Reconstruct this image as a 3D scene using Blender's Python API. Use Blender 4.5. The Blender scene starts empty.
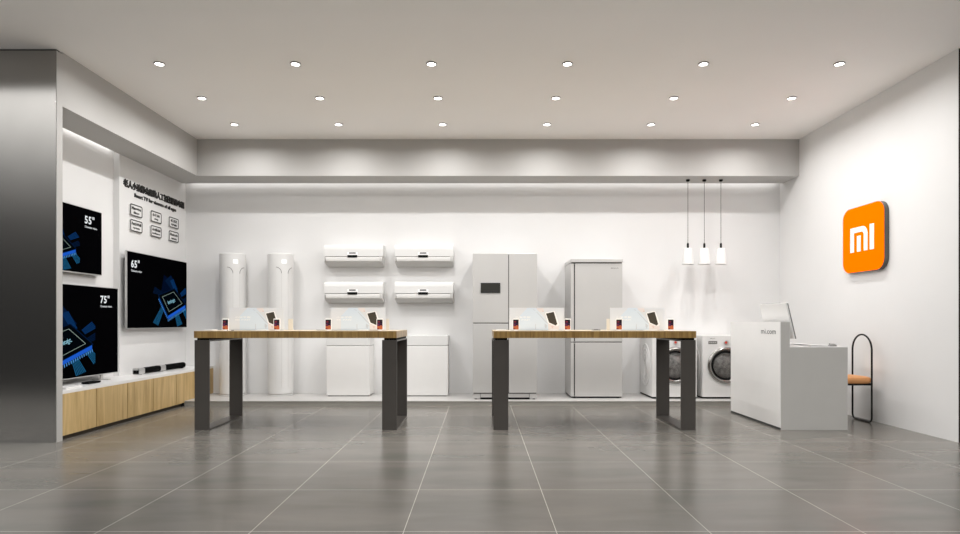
import bpy, bmesh, math, random
from mathutils import Matrix, Vector
random.seed(4)
PI = math.pi
scene = bpy.context.scene
COL = scene.collection

# ------------------------------------------------------------------ camera
F = 614.6          # focal length in pixels of a 960 wide picture
EYE = 1.0995
cam_data = bpy.data.cameras.new('camera')
cam = bpy.data.objects.new('camera', cam_data)
COL.objects.link(cam)
cam_data.sensor_width = 36
cam_data.lens = F / 960 * 36
cam_data.shift_y = (321.8 - 267) / 960
cam_data.clip_start = 0.05
cam.location = (0, 0, EYE)
cam.rotation_euler = (PI / 2, 0, 0)
scene.camera = cam


def px(x, Y):   # world X of a measured column at depth Y
    return (x - 480) / F * Y


def pz(y, Y):   # world Z of a measured row at depth Y
    return EYE - (y - 321.8) / F * Y


# ------------------------------------------------------------------ materials
def lin(h):
    h = h.lstrip('#')
    c = [int(h[i:i + 2], 16) / 255 for i in (0, 2, 4)]
    return tuple(x / 12.92 if x <= .04045 else ((x + .055) / 1.055) ** 2.4 for x in c) + (1,)


def mat(name, col, rough=.5, metal=0, spec=.5, emit=None, estr=1.0, var=0.0, vscale=6, bump=0.0, bscale=200,
        coat=0, trans=0, ior=1.45, alpha=1.0):
    m = bpy.data.materials.new(name)
    m.use_nodes = True
    nt = m.node_tree
    b = nt.nodes['Principled BSDF']
    if isinstance(col, str):
        col = lin(col)
    elif len(col) == 3:
        col = tuple(col) + (1,)
    b.inputs['Base Color'].default_value = col
    b.inputs['Roughness'].default_value = rough
    b.inputs['Metallic'].default_value = metal
    b.inputs['Specular IOR Level'].default_value = spec
    b.inputs['Coat Weight'].default_value = coat
    b.inputs['Transmission Weight'].default_value = trans
    b.inputs['IOR'].default_value = ior
    b.inputs['Alpha'].default_value = alpha
    if emit is not None:
        b.inputs['Emission Color'].default_value = lin(emit) if isinstance(emit, str) else tuple(emit) + (1,)
        b.inputs['Emission Strength'].default_value = estr
    tc = nt.nodes.new('ShaderNodeTexCoord')
    if var:
        n = nt.nodes.new('ShaderNodeTexNoise')
        n.inputs['Scale'].default_value = vscale
        n.inputs['Detail'].default_value = 4
        nt.links.new(tc.outputs['Object'], n.inputs['Vector'])
        r = nt.nodes.new('ShaderNodeValToRGB')
        r.color_ramp.elements[0].color = tuple(c * (1 - var) for c in col[:3]) + (1,)
        r.color_ramp.elements[1].color = tuple(min(1, c * (1 + var)) for c in col[:3]) + (1,)
        r.color_ramp.elements[0].position = .3
        r.color_ramp.elements[1].position = .7
        nt.links.new(n.outputs['Fac'], r.inputs['Fac'])
        nt.links.new(r.outputs['Color'], b.inputs['Base Color'])
    if bump:
        n = nt.nodes.new('ShaderNodeTexNoise')
        n.inputs['Scale'].default_value = bscale
        nt.links.new(tc.outputs['Object'], n.inputs['Vector'])
        bp = nt.nodes.new('ShaderNodeBump')
        bp.inputs['Strength'].default_value = bump
        bp.inputs['Distance'].default_value = .001
        nt.links.new(n.outputs['Fac'], bp.inputs['Height'])
        nt.links.new(bp.outputs['Normal'], b.inputs['Normal'])
    return m


def wood(name, c0, c1, scale=(9, 9, .8), rough=.4, spec=.5):
    m = bpy.data.materials.new(name)
    m.use_nodes = True
    nt = m.node_tree
    b = nt.nodes['Principled BSDF']
    b.inputs['Roughness'].default_value = rough
    b.inputs['Specular IOR Level'].default_value = spec
    tc = nt.nodes.new('ShaderNodeTexCoord')
    mp = nt.nodes.new('ShaderNodeMapping')
    mp.inputs['Scale'].default_value = scale
    nt.links.new(tc.outputs['Object'], mp.inputs['Vector'])
    oi = nt.nodes.new('ShaderNodeObjectInfo')
    va = nt.nodes.new('ShaderNodeVectorMath')
    va.operation = 'ADD'
    cx = nt.nodes.new('ShaderNodeMath')
    cx.operation = 'MULTIPLY'
    cx.inputs[1].default_value = 37
    nt.links.new(oi.outputs['Random'], cx.inputs[0])
    nt.links.new(mp.outputs['Vector'], va.inputs[0])
    nt.links.new(cx.outputs[0], va.inputs[1])
    n = nt.nodes.new('ShaderNodeTexNoise')
    n.inputs['Scale'].default_value = 1.6
    n.inputs['Detail'].default_value = 7
    n.inputs['Roughness'].default_value = .62
    n.inputs['Distortion'].default_value = .7
    nt.links.new(va.outputs[0], n.inputs['Vector'])
    r = nt.nodes.new('ShaderNodeValToRGB')
    r.color_ramp.elements[0].color = tuple(c0) + (1,)
    r.color_ramp.elements[1].color = tuple(c1) + (1,)
    r.color_ramp.elements[0].position = .33
    r.color_ramp.elements[1].position = .68
    nt.links.new(n.outputs['Fac'], r.inputs['Fac'])
    nt.links.new(r.outputs['Color'], b.inputs['Base Color'])
    return m


def floor_material():
    m = bpy.data.materials.new('grey floor tile')
    m.use_nodes = True
    nt = m.node_tree
    b = nt.nodes['Principled BSDF']
    tc = nt.nodes.new('ShaderNodeTexCoord')
    mp = nt.nodes.new('ShaderNodeMapping')
    mp.inputs['Location'].default_value = (.4, -.0225 + .8 * 20, 0)
    nt.links.new(tc.outputs['Object'], mp.inputs['Vector'])
    br = nt.nodes.new('ShaderNodeTexBrick')
    br.offset = 0
    br.squash = 1
    br.inputs['Scale'].default_value = 1
    br.inputs['Brick Width'].default_value = .8
    br.inputs['Row Height'].default_value = .8
    br.inputs['Mortar Size'].default_value = .0022
    br.inputs['Mortar Smooth'].default_value = 0
    br.inputs['Bias'].default_value = 0
    br.inputs['Color1'].default_value = FLOOR_A
    br.inputs['Color2'].default_value = FLOOR_B
    br.inputs['Mortar'].default_value = FLOOR_G
    nt.links.new(mp.outputs['Vector'], br.inputs['Vector'])
    mp2 = nt.nodes.new('ShaderNodeMapping')
    mp2.inputs['Scale'].default_value = (.9, 3.0, 1)
    nt.links.new(tc.outputs['Object'], mp2.inputs['Vector'])
    n = nt.nodes.new('ShaderNodeTexNoise')
    n.inputs['Scale'].default_value = 1.3
    n.inputs['Detail'].default_value = 5
    n.inputs['Roughness'].default_value = .5
    n.inputs['Distortion'].default_value = .4
    nt.links.new(mp2.outputs['Vector'], n.inputs['Vector'])
    r = nt.nodes.new('ShaderNodeValToRGB')
    r.color_ramp.elements[0].position = .3
    r.color_ramp.elements[1].position = .72
    r.color_ramp.elements[0].color = (.80, .83, .80, 1)
    r.color_ramp.elements[1].color = (1.17, 1.13, 1.10, 1)
    nt.links.new(n.outputs['Fac'], r.inputs['Fac'])
    mx = nt.nodes.new('ShaderNodeMix')
    mx.data_type = 'RGBA'
    mx.blend_type = 'MULTIPLY'
    mx.inputs[0].default_value = 1
    nt.links.new(br.outputs['Color'], mx.inputs[6])
    nt.links.new(r.outputs['Color'], mx.inputs[7])
    nt.links.new(mx.outputs[2], b.inputs['Base Color'])
    rr = nt.nodes.new('ShaderNodeMapRange')
    rr.inputs['To Min'].default_value = .22
    rr.inputs['To Max'].default_value = .27
    nt.links.new(n.outputs['Fac'], rr.inputs['Value'])
    nt.links.new(rr.outputs['Result'], b.inputs['Roughness'])
    b.inputs['Specular IOR Level'].default_value = .5
    return m


FLOOR_A = (.154, .143, .130, 1)
FLOOR_B = (.174, .163, .149, 1)
FLOOR_G = (.52, .49, .45, 1)
M = {}
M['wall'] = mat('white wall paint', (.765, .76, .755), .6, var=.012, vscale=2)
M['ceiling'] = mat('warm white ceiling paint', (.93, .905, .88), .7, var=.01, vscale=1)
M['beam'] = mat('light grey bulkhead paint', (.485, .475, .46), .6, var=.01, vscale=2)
M['steel_clad'] = mat('brushed steel cladding', (.36, .35, .335), .18, metal=1, var=.03, vscale=3)
M['black_clad'] = mat('black cladding', (.008, .008, .009), .6)
M['gap'] = mat('black shadow gap', (.01, .01, .01), .8)
M['floor'] = floor_material()
M['platform'] = mat('pale grey plinth top', (.52, .51, .495), .35, var=.03, vscale=3)
M['riser'] = mat('grey plinth riser', (.34, .33, .30), .45, var=.03)
M['white_gloss'] = mat('white plastic', (.715, .71, .70), .38, var=.01)
M['white_matte'] = mat('white lacquer', (.78, .77, .755), .42, var=.01)
M['vane'] = mat('greyer white plastic', (.57, .56, .545), .35, var=.01)
M['light_grey'] = mat('light grey metal', (.50, .485, .465), .33, metal=.15, var=.015)
M['fridge'] = mat('silver grey fridge steel', (.58, .57, .555), .32, metal=.25, var=.02, vscale=2)
M['fridge_side'] = mat('silver grey fridge side', (.54, .53, .52), .38, metal=.2, var=.02)
M['dark_gap'] = mat('dark seam rubber', (.03, .028, .026), .6)
M['grey_seam'] = mat('grey seam', (.18, .17, .165), .5)
M['panel_dark'] = mat('dark glass panel', (.035, .035, .03), .2)
M['panel_darker'] = mat('dispenser recess', (.012, .012, .011), .5)
M['black'] = mat('black plastic', (.008, .008, .008), .6, spec=.05)
M['cloth_black'] = mat('black speaker cloth', (.004, .004, .004), .9, spec=.05, bump=.6, bscale=900)
M['silver'] = mat('silver metal', (.62, .62, .62), .3, metal=.8, var=.03)
M['chrome'] = mat('dark chrome', (.27, .26, .25), .25, metal=1)
M['drum'] = mat('steel drum', (.55, .54, .52), .35, metal=.3, var=.5, vscale=16)
M['door_glass'] = mat('tinted door glass', (.10, .095, .09), .05, alpha=.30)
M['leg'] = mat('dark bronze painted steel', (.066, .059, .053), .30, var=.05, vscale=5)
M['wood'] = wood('light oak veneer', (.42, .275, .105), (.66, .475, .225))
M['wood_shaded_edge'] = wood('oak table edge in shaded tone', (.19, .105, .030), (.40, .255, .085), scale=(16, 16, .9), rough=.3)  # same oak as the upper face, shade painted in as a darker tone
M['wood_lit_top'] = wood('oak table top in lit tone', (.52, .41, .26), (.62, .51, .35), scale=(1, 12, 12), rough=.32)  # light falling on the upper face painted in as a paler tone
M['toe'] = mat('dark brown toe kick', (.035, .024, .014), .6)
M['counter_top'] = mat('white worktop', (.82, .81, .80), .3, var=.01)
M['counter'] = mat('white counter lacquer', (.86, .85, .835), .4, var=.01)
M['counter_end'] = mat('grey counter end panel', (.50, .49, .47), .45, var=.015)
M['kick_dark'] = mat('dark grey skirting', (.04, .04, .042), .5)
M['text_grey'] = mat('grey lettering', (.06, .06, .065), .5)
M['text_black'] = mat('black lettering', (.008, .007, .006), .5)
M['tan'] = mat('tan leather', (.62, .285, .105), .45, var=.06, vscale=12, bump=.3, bscale=150)
M['tube'] = mat('black powder coated tube', (.005, .005, .005), .45, spec=.3)
M['orange'] = mat('orange sign face', (.95, .13, 0.0), .6, spec=0, emit=(1.0, .14, 0.0), estr=.55)
M['sign_white'] = mat('white sign letter', (.85, .84, .82), .45, emit=(.85, .84, .82), estr=.18)
M['sign_side'] = mat('dark grey sign return', (.105, .10, .09), .4)
M['screen'] = mat('black screen', (.0012, .0012, .0016), .3, spec=0)
M['tv_back'] = mat('dark tv back', (.03, .03, .03), .6)
M['lens'] = mat('glowing lamp lens', (1, 1, 1), .5, emit=(1, .97, .92), estr=6)
M['led'] = mat('glowing led strip', (1, 1, 1), .5, emit=(1, .97, .93), estr=2)
M['trim_dark'] = mat('lamp trim ring', (.10, .09, .085), .5)
M['trim_white'] = mat('white lamp trim', (.7, .69, .67), .5)
M['shade'] = mat('white enamel lamp shade', (.80, .79, .78), .4, var=.01)
M['cable'] = mat('twisted grey cable', (.10, .09, .085), .6, var=.7, vscale=60)
M['red'] = mat('red dial', (.55, .05, .03), .4)
M['display_grey'] = mat('grey appliance display', (.16, .16, .155), .3)
M['badge'] = mat('faint badge', (.42, .41, .40), .35, metal=.4)
M['acrylic'] = mat('clear acrylic', (.95, .95, .96), .05, trans=1, ior=1.3)
M['paper'] = mat('poster pale grey', '#e2e4e8', .5)
M['shirt'] = mat('poster pale blue', '#dbe6f1', .5)
M['shirt_dark'] = mat('poster blue fold', '#cdd3dc', .5)
M['skin'] = mat('poster skin pink', '#ebe3e1', .5)
M['skin_dark'] = mat('poster skin shade', '#e2c9c2', .5)
M['poster_phone'] = mat('poster dark brown', '#3f382d', .5)
M['poster_white'] = mat('poster white', '#fbfaf9', .5)
M['beige'] = mat('beige card', '#e6dfd2', .5)
M['phone_purple'] = mat('phone purple', '#4b2150', .3, emit='#401040', estr=.12)
M['phone_dark'] = mat('phone night', '#14101c', .3, emit='#120a18', estr=.12)
M['phone_red'] = mat('phone crimson', '#6b2236', .3, emit='#a02018', estr=.12)
M['phone_orange'] = mat('phone orange', '#b0603c', .3, emit='#d8702c', estr=.12)
for nm, c, s in (('e_white', '#eef2f4', .85), ('e_blue1', '#04152e', 1.0), ('e_blue2', '#0a2f5c', 1.0), ('e_blue3', '#1a52b8', 1.0),
                 ('e_cyan', '#8fc6d8', .9), ('e_pin', '#4f8fd0', .9), ('e_chip', '#020509', 1.0), ('e_teal', '#1c5c84', 1.0),
                 ('e_blue0', '#020a1e', 1.0), ('e_line', '#9fb2a8', .8)):
    M[nm] = mat('screen ' + nm, (0.0, 0.0, 0.0), .5, spec=.0, emit=c, estr=s)


# ------------------------------------------------------------------ mesh building
class MB:
    def __init__(self):
        self.v, self.f, self.mi, self.sm = [], [], [], []

    def add(self, verts, faces, mi=0, smooth=False, mtx=None):
        o = len(self.v)
        for p in verts:
            p = Vector(p)
            if mtx is not None:
                p = mtx @ p
            self.v.append(tuple(p))
        for fc in faces:
            self.f.append([o + i for i in fc])
            self.mi.append(mi)
            self.sm.append(smooth)
        return self

    def box(self, x0, x1, y0, y1, z0, z1, mi=0, mtx=None):
        vs = [(x, y, z) for z in (z0, z1) for y in (y0, y1) for x in (x0, x1)]
        fs = [(0, 2, 3, 1), (4, 5, 7, 6), (0, 1, 5, 4), (2, 6, 7, 3), (0, 4, 6, 2), (1, 3, 7, 5)]
        return self.add(vs, fs, mi, False, mtx)

    def prism(self, pts, axis, a, b, mi=0, smooth=False, mi_cap=None, mtx=None):
        """extrude a 2D outline along an axis: x -> (y,z), y -> (x,z), z -> (x,y)"""
        n = len(pts)

        def P(p, t):
            return {'x': (t, p[0], p[1]), 'y': (p[0], t, p[1]), 'z': (p[0], p[1], t)}[axis]
        vs = [P(p, a) for p in pts] + [P(p, b) for p in pts]
        self.add(vs, [(i, (i + 1) % n, n + (i + 1) % n, n + i) for i in range(n)], mi, smooth, mtx)
        self.add([P(p, a) for p in pts], [tuple(range(n))[::-1]], mi if mi_cap is None else mi_cap, False, mtx)
        self.add([P(p, b) for p in pts], [tuple(range(n))], mi if mi_cap is None else mi_cap, False, mtx)
        return self

    def lathe(self, prof, n=32, mi=0, smooth=True, mtx=None, close=False):
        """prof: list of (r, z) turned about z"""
        vs, fs = [], []
        for r, z in prof:
            for k in range(n):
                a = 2 * PI * k / n
                vs.append((r * math.cos(a), r * math.sin(a), z))
        m = len(prof)
        for i in range(m - 1 + (1 if close else 0)):
            j = (i + 1) % m
            for k in range(n):
                k2 = (k + 1) % n
                fs.append((i * n + k, i * n + k2, j * n + k2, j * n + k))
        if not close:
            if prof[0][0] > 1e-6:
                fs.append(tuple(range(n))[::-1])
            if prof[-1][0] > 1e-6:
                fs.append(tuple((m - 1) * n + k for k in range(n)))
        return self.add(vs, fs, mi, smooth, mtx)

    def tube(self, pts, r, n=10, closed=False, mi=0, smooth=True):
        pts = [Vector(p) for p in pts]
        m = len(pts)
        rings = []
        up = None
        for i in range(m):
            if closed:
                t = pts[(i + 1) % m] - pts[i - 1]
            else:
                t = pts[min(i + 1, m - 1)] - pts[max(i - 1, 0)]
            t.normalize()
            if up is None:
                up = Vector((0, 0, 1)) if abs(t.z) < .9 else Vector((1, 0, 0))
            a = t.cross(up)
            if a.length < 1e-5:
                a = t.cross(Vector((0, 1, 0)))
            a.normalize()
            b = a.cross(t).normalized()
            up = b
            rings.append([pts[i] + (a * math.cos(2 * PI * k / n) + b * math.sin(2 * PI * k / n)) * r for k in range(n)])
        vs = [tuple(p) for ring in rings for p in ring]
        fs = []
        for i in range(m if closed else m - 1):
            j = (i + 1) % m
            for k in range(n):
                k2 = (k + 1) % n
                fs.append((i * n + k, i * n + k2, j * n + k2, j * n + k))
        if not closed:
            fs.append(tuple(range(n))[::-1])
            fs.append(tuple((m - 1) * n + k for k in range(n)))
        return self.add(vs, fs, mi, smooth)

    def poly(self, pts3, mi=0):
        return self.add(pts3, [tuple(range(len(pts3)))], mi)

    def build(self, name, mats, parent=None, loc=None, bevel=0, seg=2, fix=True):
        me = bpy.data.meshes.new(name)
        me.from_pydata(self.v, [], self.f)
        if not isinstance(mats, (list, tuple)):
            mats = [mats]
        for m in mats:
            me.materials.append(m)
        for p, mi, sm in zip(me.polygons, self.mi, self.sm):
            p.material_index = mi
            p.use_smooth = sm
        if fix:
            bm = bmesh.new()
            bm.from_mesh(me)
            bmesh.ops.remove_doubles(bm, verts=bm.verts, dist=1e-5)
            bmesh.ops.recalc_face_normals(bm, faces=bm.faces)
            for e in bm.edges:
                if len(e.link_faces) == 2 and e.calc_face_angle(0) > .6:
                    e.smooth = False
            bm.to_mesh(me)
            bm.free()
        o = bpy.data.objects.new(name, me)
        COL.objects.link(o)
        if parent is not None:
            o.parent = parent
        if loc is not None:
            o.location = loc
        if bevel:
            bv = o.modifiers.new('bevel', 'BEVEL')
            bv.width = bevel
            bv.segments = seg
            bv.limit_method = 'ANGLE'
            bv.angle_limit = .7
        return o


def thing(name, label, cat, loc=(0, 0, 0), rz=0, group=None):
    o = bpy.data.objects.new(name, None)
    o.empty_display_size = .1
    COL.objects.link(o)
    o.location = loc
    o.rotation_euler = (0, 0, rz)
    return tag(o, label, cat, group)


def tag(o, label, cat, group=None):
    o['label'] = label
    o['category'] = cat
    if group:
        o['group'] = group
    return o


def struct(o):
    o['kind'] = 'structure'
    return o


def dup(root, loc, label=None, rz=None, swap=None):
    def rec(o, parent):
        c = o.copy()
        COL.objects.link(c)
        if parent is not None:
            c.parent = parent
        for ch in o.children:
            rec(ch, c)
        return c
    r = rec(root, None)
    r.location = loc
    if rz is not None:
        r.rotation_euler = (0, 0, rz)
    if label:
        r['label'] = label
    return r


def rrect(w, h, r, n=8, cx=0, cy=0):
    """rounded rectangle outline centred on cx, cy"""
    pts = []
    for sx, sy, a0 in ((1, 1, 0), (-1, 1, 90), (-1, -1, 180), (1, -1, 270)):
        for k in range(n + 1):
            a = math.radians(a0 + 90 * k / n)
            pts.append((cx + sx * (w / 2 - r) + r * math.cos(a), cy + sy * (h / 2 - r) + r * math.sin(a)))
    return pts


def text_geo(s, size, bold=0.0, xs=1.0, depth=0.0, align='LEFT', spacing=1.0):
    """lettering as plain mesh data in the xy plane"""
    cu = bpy.data.curves.new('lettering', 'FONT')
    cu.body = s
    cu.size = size
    cu.offset = bold
    cu.extrude = depth
    cu.align_x = align
    cu.space_character = spacing
    cu.resolution_u = 2
    to = bpy.data.objects.new('lettering', cu)
    COL.objects.link(to)
    bpy.context.view_layer.update()
    dg = bpy.context.evaluated_depsgraph_get()
    me = bpy.data.meshes.new_from_object(to.evaluated_get(dg))
    vs = [(v.co.x * xs, v.co.y, v.co.z) for v in me.vertices]
    fs = [tuple(p.vertices) for p in me.polygons]
    bpy.data.objects.remove(to)
    bpy.data.curves.remove(cu)
    bpy.data.meshes.remove(me)
    return vs, fs


def fit_text(s, width, height, bold=0.0, depth=0.0, spacing=1.0):
    """lettering scaled into a width x height box with its lower left corner at the origin"""
    vs, fs = text_geo(s, 1.0, bold=bold, depth=0.02 if depth else 0, spacing=spacing)
    x0, x1 = min(v[0] for v in vs), max(v[0] for v in vs)
    y0, y1 = min(v[1] for v in vs), max(v[1] for v in vs)
    z0, z1 = min(v[2] for v in vs), max(v[2] for v in vs)
    kx = width / (x1 - x0)
    ky = height / (y1 - y0)
    kz = depth / (z1 - z0) if depth and z1 > z0 else 1
    return [((x - x0) * kx, (y - y0) * ky, (z - z0) * kz) for x, y, z in vs], fs


# axes: frames whose x is reading direction, y is up and z points out of the surface
def frame(origin, right, up):
    r, u = Vector(right), Vector(up)
    n = r.cross(u)
    m = Matrix.Identity(4)
    for i in range(3):
        m[i][0], m[i][1], m[i][2], m[i][3] = r[i], u[i], n[i], origin[i]
    return m


# ------------------------------------------------------------------ the room
XR = 4.354        # right wall
XL = -4.275       # left wall, panel with the lettering
XLR = -4.346      # left wall, recessed bay
YB = 8.93         # back wall
YF = 5.594        # shop front line
ZC = 3.5885       # ceiling
ZB = 3.089        # underside of bulkhead
YSTEP = 7.286

struct(MB().box(-9, 9, 2.3, YB + .1, -.1, 0).build('floor', M['floor']))
struct(MB().box(-6.5, 6.5, 4.6, YB + .1, ZC, ZC + .1).build('ceiling', M['ceiling']))
struct(MB().box(XLR - .2, XR + .2, YB, YB + .1, 0, ZC).build('wall_back', M['wall']))
struct(MB().box(XR, XR + .1, YF, YB, 0, ZC).build('wall_right', M['wall']))
struct(MB().box(XLR - .1, XLR, 5.678, YSTEP, 0, ZC).box(XL - .171, XL, YSTEP, YB, 0, ZC).build('wall_left', M['wall']))
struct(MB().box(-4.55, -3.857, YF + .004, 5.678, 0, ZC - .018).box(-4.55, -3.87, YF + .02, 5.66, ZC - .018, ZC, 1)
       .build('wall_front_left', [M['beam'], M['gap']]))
struct(MB().box(-4.55, -3.859, YF, YF + .004, 0, ZC - .02).build('trim_1', M['steel_clad']))
struct(MB().box(XR + .1, XR + .9, YF + .002, 5.678, 0, ZC).build('wall_front_right', M['black_clad']))
struct(MB().box(XR + .003, XR + .9, YF - .004, YF, 0, ZC - .002).build('trim_2', M['black_clad']))
# bulkheads under the ceiling: left run and back run
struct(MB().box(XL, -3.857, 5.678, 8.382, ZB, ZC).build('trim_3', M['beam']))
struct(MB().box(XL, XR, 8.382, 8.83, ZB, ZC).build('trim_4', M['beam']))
# raised display plinth along the back wall
struct(MB().box(-4.26, XR, 8.063, YB, 0, .054, 1).box(-4.26, XR, 8.055, YB, .054, .062, 0).build('trim_5', [M['platform'], M['riser']]))

# led strips hidden in the slots behind the bulkheads
led_b = tag(MB().box(XL + .04, XR - .04, 8.835, 8.855, 3.14, 3.15).build('led_strip', M['led']),
            'thin glowing light strip in the slot above the white back wall', 'light strip')
led_l = tag(MB().box(XLR + .02, XLR + .035, 5.69, YSTEP - .02, 3.14, 3.15).build('led_strip', M['led']),
            'thin glowing light strip in the slot above the mounted left televisions', 'light strip')


def area(name, loc, sx, sy, power, parent=None, shape='RECTANGLE', color=(1, .99, .978), spread=PI, rot=(0, 0, 0)):
    ld = bpy.data.lights.new(name, 'AREA')
    ld.shape = shape
    ld.size = sx
    ld.size_y = sy
    ld.energy = power
    ld.color = color
    ld.spread = spread
    lo = bpy.data.objects.new(name, ld)
    COL.objects.link(lo)
    lo.location = loc
    lo.rotation_euler = rot
    if parent:
        lo.parent = parent
    return lo


P_DOWN, P_LED = 11.3, .10
area('slot_light_back', (.04, 8.88, 3.135), 8.5, .05, 26 * P_LED)
area('slot_light_left', (XLR + .035, 6.49, 3.135), .05, 1.5, 4.5 * P_LED)

# ------------------------------------------------------------------ downlights: three rows of six
dl = thing('downlight', '', 'ceiling light', group='recessed ceiling downlights')
MB().lathe([(.040, -.001), (.048, -.001), (.050, -.006), (.042, -.012), (.040, -.010)], 28, close=True).build('trim_ring', M['trim_dark'], dl)
MB().lathe([(0, -.008), (.040, -.008)], 28, smooth=False).build('lamp_lens', M['lens'], dl)
area('lamp', (0, 0, -.016), .07, .07, P_DOWN, dl, 'DISK', spread=math.radians(164))
ords = ['leftmost', 'second from left', 'third from left', 'third from right', 'second from right', 'rightmost']
rows = [(5.92, 'front row nearest the viewer'), (6.825, 'middle row'), (7.735, 'back row nearest the bulkhead')]
first = True
for Yr, rn in rows:
    for i in range(6):
        lab = 'small round ceiling downlight, %s in the %s' % (ords[i], rn)
        loc = (-3.088 + 1.31 * i, Yr, ZC)
        if first:
            dl.location = loc
            dl['label'] = lab
            first = False
        else:
            dup(dl, loc, lab)

# ------------------------------------------------------------------ tables
def make_table(x0, label):
    L, D = 2.052, .905
    t = thing('display_table', label, 'table', (x0, 6.22, 0), group='long oak display tables')
    # top: thick slab of one oak, shade painted into the streaky edge, light into the upper face
    MB().box(0, L, 0, D, .9355, 1.004, 0).box(.0, L, 0, D, 1.004, 1.0065, 1).build('tabletop', [M['wood_shaded_edge'], M['wood_lit_top']], t)
    for k, xa in enumerate((0.0, L - .150)):
        f = MB()
        w = .150
        y0, y1, th = .015, .895, .014
        f.box(xa, xa + w, y0, y0 + th, 0, .914)
        f.box(xa, xa + w, y1 - th, y1, 0, .914)
        f.box(xa, xa + w, y0 + th, y1 - th, 0, .014)
        f.box(xa, xa + w, y0 + th, y1 - th, .900, .914)
        f.build('leg_frame', M['leg'], t)
        MB().box(xa + .02, xa + w - .01, .03, .89, .914, .9355).build('spacer', M['black'], t)
    return t


tabL = make_table(-2.896, 'long oak display table with dark flat steel legs, in front of the wall air conditioners')
tabR = make_table(.137, 'long oak display table with dark flat steel legs, in front of the two fridges')

# ------------------------------------------------------------------ things on the tables
TZ = 1.0065


def make_poster():
    W, H = .592, .246
    t = thing('poster_stand', '', 'poster stand', group='low picture stands on the display tables')
    MB().box(0, W, .004, .010, 0, H).build('board', M['paper'], t)
    MB().box(.02, W - .02, -.012, .04, 0, .003).build('base_plate', M['acrylic'], t)

    def uv(x, y, d):
        return ((x - 62) / 808 * W, d, max(.004, (1 - (y - 72) / 318) * H))

    p = MB()
    mats = [M['shirt'], M['shirt_dark'], M['skin'], M['skin_dark'], M['poster_phone'], M['poster_white']]

    def pl(pts, mi, d):
        p.poly([uv(x, y, d) for x, y in pts], mi)
    pl([(330, 76), (455, 76), (520, 150), (600, 240), (655, 305), (640, 386), (215, 386), (215, 190)], 0, .0034)
    pl([(470, 76), (565, 76), (575, 125), (520, 135), (470, 100)], 2, .0034)
    pl([(548, 112), (575, 118), (570, 130), (552, 128)], 3, .0030)
    pl([(415, 95), (450, 108), (445, 114), (412, 102)], 1, .0030)
    pl([(460, 130), (470, 130), (625, 280), (640, 300), (600, 280)], 1, .0030)
    pl([(446, 300), (454, 300), (458, 372), (445, 372)], 1, .0030)
    pl([(585, 290), (625, 320), (605, 370), (585, 340)], 1, .0026)
    pl([(635, 285), (700, 300), (780, 325), (800, 350), (790, 386), (640, 386)], 2, .0026)
    pl([(680, 330), (720, 335), (700, 360)], 3, .0022)
    pl([(592, 145), (600, 140), (725, 118), (740, 140), (800, 310), (770, 335), (690, 310), (630, 285)], 5, .0022)
    pl([(605, 155), (720, 130), (772, 300), (750, 322), (650, 280)], 4, .0018)
    p.build('printed_picture', mats, t, fix=False)
    q = MB()
    for s, x, z, w, h in (('小米平板', .062, .132, .17, .022), ('MI PAD', .066, .108, .16, .012)):
        vs, fs = fit_text(s, w, h, bold=.01)
        q.add(vs, fs, 0, False, frame((x, .0022, z), (1, 0, 0), (0, 0, 1)))
    q.build('white_lettering', M['poster_white'], t, fix=False)
    return t


def make_phone():
    t = thing('display_phone', '', 'phone', group='phones standing on the display tables')
    MB().prism(rrect(.070, .122, .008, 4, 0, .067), 'y', .0, .009).build('phone_body', M['poster_white'], t)
    s = MB()
    y = -.0006
    w, z0, z1 = .029, .012, .116

    def q(x0, x1, a, b, mi):
        s.poly([(x0 * w, y, z0 + a * (z1 - z0)), (x1 * w, y, z0 + a * (z1 - z0)), (x1 * w, y, z0 + b * (z1 - z0)), (x0 * w, y, z0 + b * (z1 - z0))], mi)
    q(-1, 1, .62, 1, 1)
    q(-1, 1, .34, .62, 0)
    q(-1, 1, 0, .34, 3)
    y = -.0010
    q(-.7, .1, .70, .86, 2)
    q(-.1, .8, .45, .58, 1)
    q(-1, -.2, 0, .12, 2)
    q(.1, .7, .3, .42, 3)
    q(-.9, -.3, .4, .52, 2)
    s.build('screen', [M['phone_purple'], M['phone_dark'], M['phone_red'], M['phone_orange']], t, fix=False)
    MB().prism([(-.004, .0), (.05, 0), (.009, .07), (.009, .006)], 'x', -.018, .018).build('stand', M['poster_white'], t)
    return t


poster = make_poster()
phone = make_phone()
YP = 6.657
posts = [(229.2, 'left half of left table before tower air conditioners', 'left table'),
         (330.6, 'right half of left table below wall air conditioners', 'left table'),
         (509.3, 'left half of right table before the wide fridge', 'right table'),
         (610.2, 'right half of right table near washing machines', 'right table')]
for i, (x, where, _) in enumerate(posts):
    lab = 'low poster of pale blue shirt, ' + where
    loc = (px(x, YP), YP, TZ)
    if i == 0:
        poster.location = loc
        poster['label'] = lab
    else:
        dup(poster, loc, lab)
phx = [(225.3, 'left of the leftmost poster stand'), (276.7, 'before the right end of the leftmost poster'),
       (328.2, 'left of the second poster from the left'), (379.8, 'at the right end of the left table'),
       (515.9, 'at the left end of the right table'), (567.5, 'right of the poster before the wide fridge'),
       (619.1, 'on the left side of the rightmost poster stand'), (670.8, 'at the right end of the right table')]
for i, (x, where) in enumerate(phx):
    Yp = 6.50
    lab = 'upright phone with purple and orange screen, ' + where
    loc = (px(x, Yp), Yp, TZ)
    if i == 0:
        phone.location = loc
        phone['label'] = lab
    else:
        dup(phone, loc, lab)
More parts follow.
